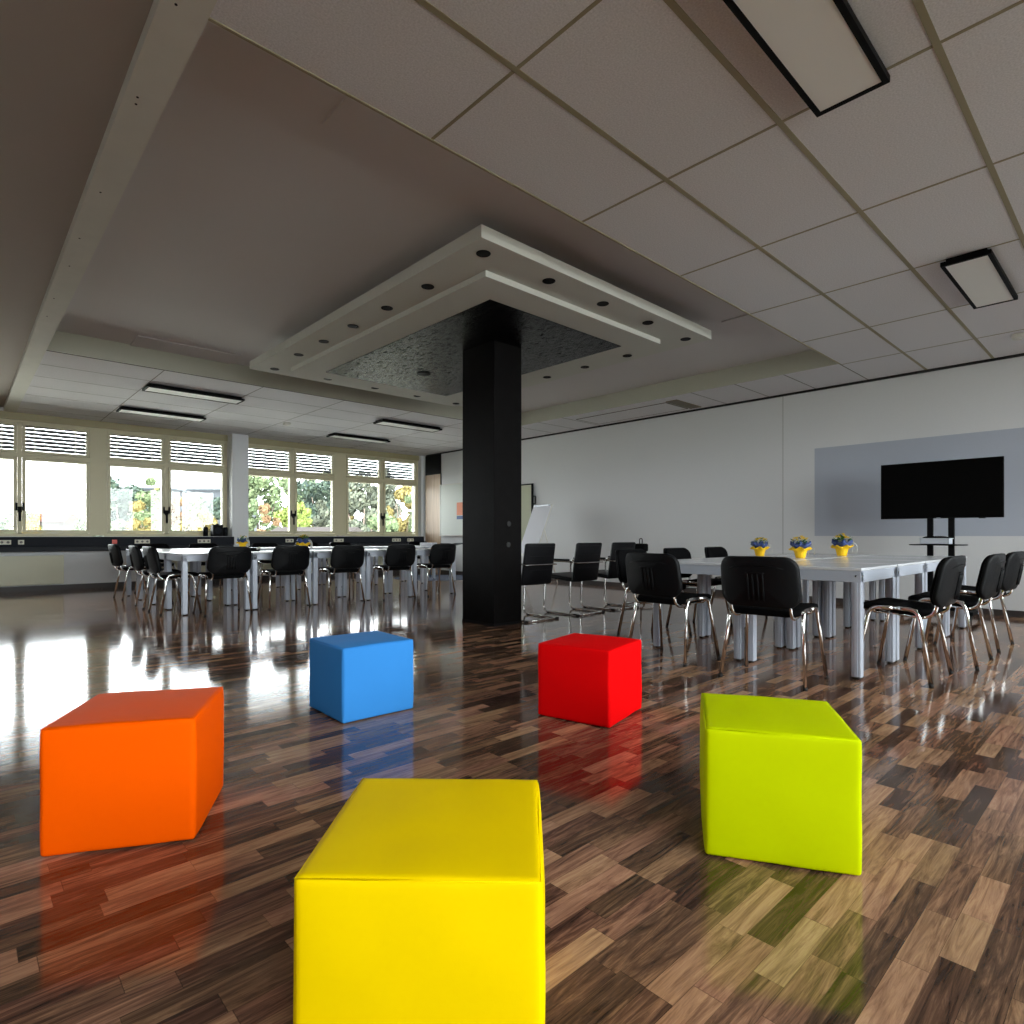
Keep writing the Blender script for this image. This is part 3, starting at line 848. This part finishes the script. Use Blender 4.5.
# bag with loop handle beside the last chair
t = thing('shoulder_bag', 'small black bag with an upright loop handle past the last leather chair', 'bag', (6.93, 4.83, 0))
bm = bmesh.new(); box(bm, -.055, .055, -.09, .09, .75, .86, .02); obj('bag_body', bm, M['fabric'], t)
bm = bmesh.new(); tube(bm, smooth_path([(-.03, 0, .855), (-.035, 0, .93), (.035, 0, .93), (.03, 0, .855)], .03, 5), .006, 8); obj('loop_handle', bm, M['leather'], t)
bm = bmesh.new(); tube(bm, smooth_path([(0, 0, .76), (0, .0, .52), (0, 0, .02)], .02, 3), .012, 10)
for a in range(4):
    an = a*PI/2+.4; tube(bm, [(0, 0, .05), (.2*math.cos(an), .2*math.sin(an), .03)], .012, 8); cyl(bm, (.2*math.cos(an), .2*math.sin(an)), .018, 0, .03, 12)
obj('stand_foot', bm, M['chrome'], t)

# ------------------------------------------------------------------ screen on its stand
t = thing('tv_stand', 'black wheeled stand with two posts and a shelf under the wall-side screen', 'tv stand', (8.62, 1.735, 0))
for dy in (-.105, .105):
    bm = bmesh.new(); box(bm, -.02, .02, dy-.030, dy+.030, .10, 1.7, .005); obj('post', bm, M['black'], t)
bm = bmesh.new(); box(bm, -.30, .30, -.36, -.30, .07, .11, .006); box(bm, -.30, .30, .30, .36, .07, .11, .006); box(bm, -.03, .03, -.33, .33, .08, .13, .006)
obj('base_frame', bm, M['black'], t)
for sx in (-1, 1):
    for sy in (-1, 1):
        bm = bmesh.new(); b2 = bmesh.new(); cyl(b2, (0, 0), .035, -.012, .012, 18); b2.transform(Matrix.Translation((sx*.27, sy*.33, .035)) @ Matrix.Rotation(PI/2, 4, 'X')); merge(bm, b2)
        box(bm, sx*.27-.012, sx*.27+.012, sy*.33-.02, sy*.33+.02, .045, .075)
        obj('caster', bm, M['rubber'], t)
bm = bmesh.new()
pad(bm, rrect(.26, .56, .08, 8), .006, .008, lambda x, y, z: (x-.14, y, .862+z), 9); obj('shelf', bm, M['black'], t)
bm = bmesh.new(); box(bm, -.0385, -.02, -.25, .25, 1.35, 1.39); box(bm, -.0385, -.02, -.25, .25, 1.62, 1.66); obj('mount_bracket', bm, M['black'], t)
t = thing('television', 'large flat black television screen in front of the grey wall field', 'television', (8.56, 1.742, 1.175))
bm = bmesh.new(); box(bm, -.02, .02, -.604, .604, 0, .682, .004); obj('casing', bm, M['black'], t)
bm = bmesh.new(); box(bm, -.0215, -.0195, -.597, .597, .012, .674); obj('screen', bm, M['screen'], t)
bm = bmesh.new(); box(bm, -.0222, -.0200, -.02, .02, .0035, .0085); obj('badge', bm, M['alu'], t)
bm = bmesh.new(); box(bm, -.015, .01, -.44, -.38, -.008, .001); obj('receiver', bm, M['black'], t)
t = thing('storage_tray', 'light grey plastic tray on the shelf below the television', 'tray', (8.47, 1.75, .8702))
bm = bmesh.new()
for b in ((-.1, .1, -.14, .14, 0, .006), (-.1, -.094, -.14, .14, 0, .07), (.094, .1, -.14, .14, 0, .07), (-.1, .1, -.14, -.134, 0, .07), (-.1, .1, .134, .14, 0, .07)): box(bm, *b)
box(bm, -.11, -.1, -.15, .15, .062, .07); box(bm, -.11, .11, -.15, -.14, .062, .07); box(bm, -.11, .11, .14, .15, .062, .07)
obj('tray_body', bm, M['tray'], t)
bm = bmesh.new(); pad(bm, rrect(.17, .25, .03, 5), .03, .02, lambda x, y, z: (x, y, .065+z), 3); obj('black_contents', bm, M['fabric'], t)

# ------------------------------------------------------------------ boards on the right wall
t = thing('whiteboard', 'wide whiteboard on the wall next to the wooden door, with an orange note', 'whiteboard', (XR, 11.15, 0))
bm = bmesh.new(); box(bm, -.03, -.002, -1.45, 1.48, 1.0, 2.27); obj('board', bm, M['board'], t)
bm = bmesh.new()
box(bm, -.036, -.001, -1.48, 1.51, 2.262, 2.29); box(bm, -.036, -.001, 1.48, 1.505, .98, 2.27); box(bm, -.036, -.001, -1.48, -1.45, .98, 2.27)
obj('board_frame', bm, M['white_plastic'], t)
bm = bmesh.new(); box(bm, -.09, -.001, -1.45, 1.45, .965, .99); obj('pen_tray', bm, M['white_plastic'], t)
t2 = thing('wall_note', 'orange paper note with a blue lower band on the whiteboard beside the pillar', 'note', (XR-.031, 11.76, 1.38))
bm = bmesh.new(); box(bm, -.003, 0, -.15, .18, .10, .42); obj('orange_sheet', bm, M['orange_note'], t2)
bm = bmesh.new(); box(bm, -.003, 0, -.15, .18, 0, .085); obj('blue_strip', bm, M['blue_note'], t2)
t = thing('pin_board', 'cream board with a black frame on the wall partly behind the pillar', 'board', (XR, 9.62, 0))
bm = bmesh.new(); box(bm, -.05, -.02, -.36, .0, .7, 2.08); box(bm, -.05, -.02, .0, .02, .7, 2.08); obj('board', bm, M['board2'], t)
bm = bmesh.new(); box(bm, -.055, -.015, -.39, -.355, .68, 2.11); box(bm, -.055, -.015, -.39, .03, 2.08, 2.11); box(bm, -.055, -.015, -.39, .03, .66, .69); obj('board_frame', bm, M['black'], t)
bm = bmesh.new(); tube(bm, smooth_path([(-.035, -.39, 1.83), (-.035, -.47, 1.83), (-.035, -.47, 1.66), (-.035, -.39, 1.66)], .02, 4), .012, 8); obj('handle', bm, M['black'], t)

# flip chart
t = thing('flip_chart', 'white flip chart leaning back on its stand beside the pillar', 'flip chart', (8.50, 8.475, 0), R(165+90))
# local: width along x, faces -y ... tilt back (top towards +y)
ta = math.tan(R(21))
def fm(x, z, d): return (x, (z-1.1)*ta*1.0+d, z)
bm = bmesh.new()
v = []
for d in (0, .012):
    v.append([bm.verts.new(fm(x, z, d)) for x, z in ((-.34, .60), (.34, .60), (.34, 1.56), (-.34, 1.56))])
bm.faces.new(v[0]); bm.faces.new(v[1][::-1])
for i in range(4): bm.faces.new((v[0][i], v[0][(i+1) % 4], v[1][(i+1) % 4], v[1][i]))
obj('paper_pad', bm, M['paper'], t)
bm = bmesh.new()
v = []
for d in (.013, .03):
    v.append([bm.verts.new(fm(x, z, d)) for x, z in ((-.36, .56), (.36, .56), (.36, 1.585), (-.36, 1.585))])
bm.faces.new(v[0]); bm.faces.new(v[1][::-1])
for i in range(4): bm.faces.new((v[0][i], v[0][(i+1) % 4], v[1][(i+1) % 4], v[1][i]))
obj('backing_board', bm, M['white_plastic'], t)
bm = bmesh.new(); p = fm(0, 1.575, -.004); box(bm, -.30, .30, p[1]-.012, p[1]+.02, 1.560, 1.59, .003); obj('clamp_bar', bm, M['alu'], t)
for a, b in (((-.28, .10, 1.3), (-.36, -.42, 0)), ((.28, .10, 1.3), (.36, -.42, 0)), ((0, .16, 1.35), (0, .55, 0))):
    bm = bmesh.new(); tube(bm, [a, b], .014, 10); obj('leg', bm, M['white_plastic'], t)

# rug
bm = bmesh.new(); cyl(bm, (0, 0), 1.0, 0, .001, 64)
r_ = obj('round_rug', bm, M['rug']); r_.location = (8.15, 11.3, .0005); tag(r_, 'dark blue round rug on the floor in front of the whiteboard', 'rug')

# ------------------------------------------------------------------ things on the tables
def flower_pot(x, y, rz, lab, wrapc='yellow_wrap', bowc='blue_wrap', seed=0, s=1., z=TH, leafy=1., dense=26):
    rnd = random.Random(seed)
    t = thing('potted_flower', lab, 'potted plant', (x, y, z+.0005), rz, 'wrapped flower pots on the tables'); t.scale = (s, s, s)
    bm = bmesh.new()
    lathe(bm, (0, 0, 0), [(.038, 0), (.043, .01), (.050, .045), (.058, .066), (.084, .082), (.090, .088), (.082, .094), (.055, .082), (.02, .07)], 48, lambda a, j: (.13*math.sin(a*7+seed)+.07*math.sin(a*13)) if 3 < j < 7 else .02*math.sin(a*12))
    for v in bm.verts:
        if v.co.z > .075 and v.co.xy.length > .06: v.co.z += .010*math.sin(math.atan2(v.co.y, v.co.x)*6+seed)
    obj('pot_wrap', bm, M[wrapc], t)
    bm = bmesh.new()
    lathe(bm, (0, 0, 0), [(.050, .082), (.064, .098), (.078, .120), (.074, .142), (.066, .138), (.058, .115), (.02, .10)], 48, lambda a, j: .16*math.sin(a*5+1+seed)+.08*math.sin(a*11) if j > 1 else 0)
    for v in bm.verts:
        if v.co.z > .12 and v.co.xy.length > .045: v.co.z += .018*math.sin(math.atan2(v.co.y, v.co.x)*7+seed*2)
    obj('collar_wrap', bm, M[bowc], t)
    bm = bmesh.new()
    for i in range(60):
        a = rnd.uniform(0, 2*PI); r = rnd.uniform(0, .072); h_ = rnd.uniform(.12, .19-.45*r)
        c = Vector((r*math.cos(a), r*math.sin(a), h_)); d = Vector((math.cos(a), math.sin(a), rnd.uniform(-.2, .8))).normalized()
        s1 = d.cross(Vector((0, 0, 1))).normalized()*.014; L_ = d*.04
        vv = [bm.verts.new(q) for q in (c, c+L_*.5+s1, c+L_, c+L_*.5-s1)]; bm.faces.new(vv)
    obj('leaves', bm, M['leafg'], t)
    bm = bmesh.new()
    for i in range(dense):
        a = rnd.uniform(0, 2*PI); r = .066*math.sqrt(rnd.random()); c = Vector((r*math.cos(a), r*math.sin(a), .205-.5*r+rnd.uniform(-.01, .01)))
        for k in range(6):
            an = k*PI/3+a; e = Vector((math.cos(an), math.sin(an), .35))*.016; sd = Vector((-math.sin(an), math.cos(an), 0))*.009
            vv = [bm.verts.new(q) for q in (c, c+e*.6+sd, c+e, c+e*.6-sd)]; bm.faces.new(vv)
        b2 = bmesh.new(); bmesh.ops.create_icosphere(b2, subdivisions=1, radius=.0055); b2.transform(Matrix.Translation(c)); merge(bm, b2)
    obj('blossoms', bm, M['petal'], t)
    bm = bmesh.new()
    for k, (a, ln) in enumerate(((-.5, .10), (-.9, .12), (-.2, .07))):
        pts = []
        for i in range(9):
            u = i/8; pts.append((.065+ln*.5*u+.01*math.sin(u*9+k), a*.05+.012*k, .12+.03*math.sin(u*PI*.9)-.10*u*u))
        for i in range(8):
            p, q = pts[i], pts[i+1]
            vv = [bm.verts.new(v) for v in ((p[0]-.004, p[1]-.011, p[2]), (p[0]+.004, p[1]+.011, p[2]+.004), (q[0]+.004, q[1]+.011, q[2]+.004), (q[0]-.004, q[1]-.011, q[2]))]; f = bm.faces.new(vv); f.smooth = True
    o = obj('ribbon', bm, M['ribbon'], t)
    md = o.modifiers.new('thickness', 'SOLIDIFY'); md.thickness = .001
rr = R(-43)
flower_pot(6.27, 2.86, rr, 'yellow wrapped flower pot with blue collar, nearest to the seat backs across the table', seed=1)
flower_pot(6.06, 2.36, rr+.1, 'yellow wrapped flower pot with blue collar and long white ribbon, middle of three', seed=2, s=1.05)
flower_pot(7.02, 2.30, rr-.3, 'yellow wrapped flower pot with blue collar, closest to the television', seed=3, s=1.15)
flower_pot(3.83, 8.72, rr, 'orange-yellow flower pot with loose green leaves on the front row of window tables', seed=4, s=1.15, dense=16)
flower_pot(3.70, 10.95, rr, 'small yellow flower pot on the back row of window tables before the white pier', seed=5, s=1.1, dense=12)
# small black device behind the first chair
t = thing('desk_phone', 'small black rounded device with a pale edge on the front window table', 'desk device', (3.05, 8.62, TH), R(-30))
bm = bmesh.new(); pad(bm, rrect(.18, .16, .05, 6), .045, .002, lambda x, y, z: (x, y, .003+z), 3); obj('housing', bm, M['black'], t)
bm = bmesh.new(); tube(bm, smooth_path([(.06, -.06, .02), (.09, -.02, .05), (.09, .05, .04)], .02, 4), .012, 8); obj('handset', bm, M['white_plastic'], t)
# binder and folder
t = thing('paper_stack', 'white stack of papers on the table below the whiteboard', 'papers', (7.35, 10.5, TH+.0042), R(20))
bm = bmesh.new()
for k in range(6): rbox(bm, (0, 0, .005+.011*k), (.21, .29, .009), .05*math.sin(k*3))
obj('sheets', bm, M['paper'], t)
t = thing('open_folder', 'dark open folder on the table beside the white papers', 'folder', (7.80, 10.27, TH+.016), R(4))
bm = bmesh.new(); rbox(bm, (-.1, 0, .02), (.22, .3, .012), 0, 0, (R(8), 'Y')); rbox(bm, (.12, 0, .02), (.22, .3, .012), 0, 0, (R(-8), 'Y')); obj('folder_cover', bm, M['duct'], t)

# loudspeakers on the sill
t = thing('subwoofer', 'black boxy loudspeaker between two small ones on the window ledge', 'speaker', (4.02, 13.44, .956))
bm = bmesh.new(); box(bm, -.10, .10, -.09, .09, 0, .24, .01); box(bm, -.03, .03, -.04, .04, .238, .262, .004); obj('cabinet', bm, M['black'], t)
bm = bmesh.new(); b2 = bmesh.new(); cyl(b2, (0, 0), .07, 0, .004, 24); b2.transform(Matrix.Translation((0, -.09, .12)) @ Matrix.Rotation(PI/2, 4, 'X')); merge(bm, b2); obj('grille', bm, M['duct'], t)
for x, lab in ((3.80, 'small black satellite loudspeaker on the ledge, on the window side of the boxy one'), (4.19, 'small black satellite loudspeaker on the ledge, tucked against the white pier')):
    t = thing('satellite_speaker', lab, 'speaker', (x, 13.44, .956), 0, 'small loudspeakers on the ledge')
    bm = bmesh.new(); lathe(bm, (0, 0, 0), [(.042, 0), (.046, .01), (.046, .16), (.04, .185), (.02, .195)], 24); obj('cabinet', bm, M['black'], t)
    bm = bmesh.new(); b2 = bmesh.new(); cyl(b2, (0, 0), .03, 0, .004, 20); b2.transform(Matrix.Translation((0, -.044, .12)) @ Matrix.Rotation(PI/2, 4, 'X')); merge(bm, b2); obj('cone', bm, M['duct'], t)

# ------------------------------------------------------------------ outside
GZ = -4.0
bm = bmesh.new(); box(bm, -90, 140, 15, 160, GZ-.5, GZ); gr = struct('ground_outside', bm, M['pale_ground'])  # pale colour chosen to bounce daylight up to the window-side ceiling
bm = bmesh.new(); box(bm, -90, 140, -120, -5, GZ-.5, GZ); struct('unseen_ground_rear', bm, M['rear_ground'])  # unseen ground, added to cut the light reaching the near ceiling
def leaf_mat(name, c1, c2):
    m = bpy.data.materials.new(name); m.use_nodes = True; nt = m.node_tree; b = nt.nodes['Principled BSDF']
    g = nt.nodes.new('ShaderNodeNewGeometry'); cr = nt.nodes.new('ShaderNodeValToRGB')
    cr.color_ramp.elements[0].color = c1; cr.color_ramp.elements[1].color = c2
    nt.links.new(g.outputs['Random Per Island'], cr.inputs[0]); nt.links.new(cr.outputs[0], b.inputs['Base Color'])
    b.inputs['Roughness'].default_value = .8; b.inputs['Specular IOR Level'].default_value = .08
    return m
LM = {
 'dark': leaf_mat('leaf_dark', srgb(52, 63, 60), srgb(76, 88, 74)),
 'green': leaf_mat('leaf_green', srgb(74, 88, 63), srgb(104, 114, 84)),
 'lime': leaf_mat('leaf_lime', srgb(93, 107, 48), srgb(119, 129, 73)),
 'yellow': leaf_mat('leaf_yellow', srgb(107, 97, 60), srgb(129, 117, 74)),
 'orange': leaf_mat('leaf_orange', srgb(106, 84, 63), srgb(127, 104, 79)),
 'grey': leaf_mat('leaf_grey', srgb(66, 71, 63), srgb(93, 96, 81)),
 'gold': leaf_mat('leaf_gold', srgb(117, 94, 22), srgb(137, 114, 42)),
}
th = .7496
def tree(px, dist, top_z, rad, kind, lab, n=5200, low=None, leaf=.17, seed=0):
    rnd = random.Random(seed*13+5)
    tx = (px-512)/597.3; dx = math.sin(th)+tx*math.cos(th); dy = math.cos(th)-tx*math.sin(th)
    x, y = dx*dist, dy*dist
    t = thing('leafy_tree', lab, 'tree', (x, y, GZ), 0, 'trees beyond the windows')
    low = GZ+2 if low is None else low
    cz = (top_z+low)/2-GZ; hz = (top_z-low)/2*1.08
    bm = bmesh.new()
    tube(bm, [(0, 0, 0), (.1, .1, cz*.6), (.0, 0, cz)], [.28, .2, .08], 8)
    for k in range(5):
        a = k*1.3+seed; tube(bm, [(0, 0, cz*.55), (rad*.5*math.cos(a), rad*.5*math.sin(a), cz+hz*.3)], [.1, .03], 6)
    obj('trunk', bm, M['bark'], t)
    blobs = []
    for k in range(34):
        v = Vector([rnd.gauss(0, 1) for _ in range(3)]).normalized()*rnd.uniform(.35, .82)
        blobs.append((Vector((v.x*rad, v.y*rad, cz+v.z*hz)), rnd.uniform(.16, .34)*min(rad, hz*1.3)))
    bm = bmesh.new()
    for i in range(n):
        c, r = blobs[i % len(blobs)]
        v = Vector([rnd.gauss(0, 1) for _ in range(3)]).normalized()*r*rnd.uniform(.6, 1.08)
        p = c+v
        nrm = (v.normalized()+Vector([rnd.uniform(-.8, .8) for _ in range(3)])).normalized()
        a = nrm.orthogonal().normalized()*leaf*rnd.uniform(.6, 1.2); b_ = nrm.cross(a)*.7
        vv = [bm.verts.new(q) for q in (p-a, p+b_*.8, p+a, p-b_*.8)]; bm.faces.new(vv)
    o = obj('foliage', bm, LM[kind], t); o['kind'] = 'stuff'
def Zat(y, d): return S+(535.6-y)*d/597.3
# px, dist, y_top, y_low, radius(px)
TR = [(8, 42, 508, 'green', 22, 'pale green shrubbery tree low in the window at the picture edge'),
      (31, 40, 512, 'gold', 9, 'small golden tree beside the rooftops'),
      (90, 38, 508, 'green', 12, 'green tree just before the post, beside the rooftops'),
      (121, 36, 470, 'dark', 24, 'dark bluish tree rising above the pale buildings, at the broad window post'),
      (146, 30, 474, 'green', 17, 'tall light green tree beside the dark one'),
      (139, 22, 500, 'yellow', 12, 'yellow autumn tree in front of the dark tree'),
      (118, 24, 514, 'green', 14, 'rounded light green tree below the broad window post'),
      (160, 24, 512, 'green', 13, 'light green tree below the yellow one'),
      (176, 32, 480, 'orange', 9, 'slim orange-leaved tree past the window mullion'),
      (196, 26, 506, 'yellow', 18, 'yellowish hedge tree near the loudspeakers'),
      (218, 36, 484, 'dark', 14, 'dark conical tree beside the white pier'),
      (180, 20, 520, 'green', 12, 'low pale green tree at the sill below the orange one'),
      (258, 34, 462, 'green', 26, 'wide pale green tree just past the white pier'),
      (288, 24, 486, 'lime', 15, 'bright lime green tree in the third window'),
      (270, 22, 504, 'orange', 12, 'orange-leaved tree below the lime one'),
      (322, 38, 462, 'dark', 28, 'large dark tree filling the fourth pane'),
      (326, 26, 500, 'grey', 16, 'grey green tree at the foot of the large dark tree'),
      (304, 22, 498, 'lime', 9, 'small lime tree by the mullion'),
      (362, 30, 472, 'grey', 24, 'grey leaved tree filling the pane before the last mullion'),
      (348, 36, 470, 'yellow', 10, 'yellow tinged tree beside the broad second post'),
      (402, 36, 472, 'yellow', 20, 'yellow green tree in the last pane'),
      (420, 34, 474, 'green', 14, 'green tree at the end of the last pane'),
      (385, 24, 508, 'green', 16, 'rounded green tree below the last mullion'),
      (236, 44, 492, 'green', 16, 'pale tree in the distance behind the white pier'),
      (106, 46, 500, 'green', 16, 'distant pale tree behind the broad window post'),
      (150, 46, 494, 'yellow', 18, 'distant pale yellowish tree behind the yellow autumn tree'),
      (196, 43, 500, 'green', 18, 'distant green tree behind the yellowish hedge tree'),
      (298, 45, 470, 'green', 20, 'distant green tree behind the lime green tree'),
      (340, 48, 476, 'green', 18, 'distant green tree behind the grey green one'),
      (385, 44, 472, 'grey', 20, 'distant grey tree between the two last panes')]
for i, (px_, d, yt, kind, rpx, lab) in enumerate(TR):
    d *= 1.5; yt -= 7
    rad = rpx*d/597.3*1.3
    tree(px_, d, Zat(yt, d), rad, kind, lab, n=4600 if rpx < 16 else 7600, low=GZ+.4, leaf=.11+.0022*d, seed=i)
def house(px_, d, y_eave, y_ridge, wpx, lab, roof='outside_roof', wall='outside_wall', rot=.3, D=3):
    tx = (px_-512)/597.3; dx = math.sin(th)+tx*math.cos(th); dy = math.cos(th)-tx*math.sin(th)
    ze, zr = Zat(y_eave, d)-GZ, Zat(y_ridge, d)-GZ; w = wpx*d/597.3
    t = thing('distant_house', lab, 'house', (dx*d, dy*d, GZ), -th+rot, 'houses beyond the windows')
    bm = bmesh.new(); box(bm, -w/2, w/2, -D, D, 0, ze); obj('walls', bm, M[wall], t)
    bm = bmesh.new(); e = .3
    if zr > ze+.2:
        a = [bm.verts.new(q) for q in ((-w/2-e, -D-e, ze), (w/2+e, -D-e, ze), (w/2+e, D+e, ze), (-w/2-e, D+e, ze), (-w/2-e, 0, zr), (w/2+e, 0, zr))]
        for f in ((0, 1, 5, 4), (2, 3, 4, 5), (0, 4, 3), (1, 2, 5), (3, 2, 1, 0)): bm.faces.new([a[i] for i in f])
    else: box(bm, -w/2-e, w/2+e, -D-e, D+e, ze, ze+.3)
    obj('roof', bm, M[roof], t)
    for k in range(max(2, int(w/2.4))):
        x = -w/2+w*(k+.5)/max(2, int(w/2.4))
        bm = bmesh.new(); box(bm, x-.45, x+.45, -D-.03, -D+.03, ze-1.9, ze-.7); obj('window', bm, M['outside_grey'], t)
house(52, 92, 522, 513, 34, 'house with a pale red roof beyond the second pane')
house(76, 110, 522, 517, 40, 'lighter roofed house behind the first one', rot=-.2)
house(143, 80, 491, 491, 66, 'long pale flat-roofed building behind the trees', 'outside_grey', 'outside_grey', rot=.1)
house(224, 96, 492, 492, 52, 'long flat pale building behind the trees near the pier', 'outside_grey', 'outside_grey', rot=.05)
house(318, 18, 535, 527, 60, 'low white sloped roof below the lime tree', 'outside_wall', 'outside_wall', rot=.0, D=.9)

# ------------------------------------------------------------------ light
w = bpy.data.worlds.new('overcast_sky'); sc.world = w; w.use_nodes = True
nt = w.node_tree; bg = nt.nodes['Background']
bg.inputs[0].default_value = (.93, .965, 1, 1); bg.inputs[1].default_value = 14
def portal(x0, x1, y, z0, z1, ry):
    l = bpy.data.lights.new('window_portal', 'AREA'); l.shape = 'RECTANGLE'; l.size = x1-x0; l.size_y = z1-z0
    l.cycles.is_portal = True
    o = bpy.data.objects.new('window_portal', l); C.objects.link(o); o.location = ((x0+x1)/2, y, (z0+z1)/2); o.rotation_euler = (ry, 0, 0)
for a, b in ((-2.55, 4.27), (4.6, 9.17)): portal(a, b, YW+.12, .97, 3.0, -PI/2)
portal(-2.4, 9.05, Y0-.24, .90, 3.06, PI/2)

cy = sc.cycles
cy.max_bounces = 10; cy.diffuse_bounces = 5; cy.glossy_bounces = 5; cy.transparent_max_bounces = 12; cy.transmission_bounces = 4
cy.use_denoising = True
cy.sample_clamp_indirect = 6
cy.caustics_reflective = False; cy.caustics_refractive = False
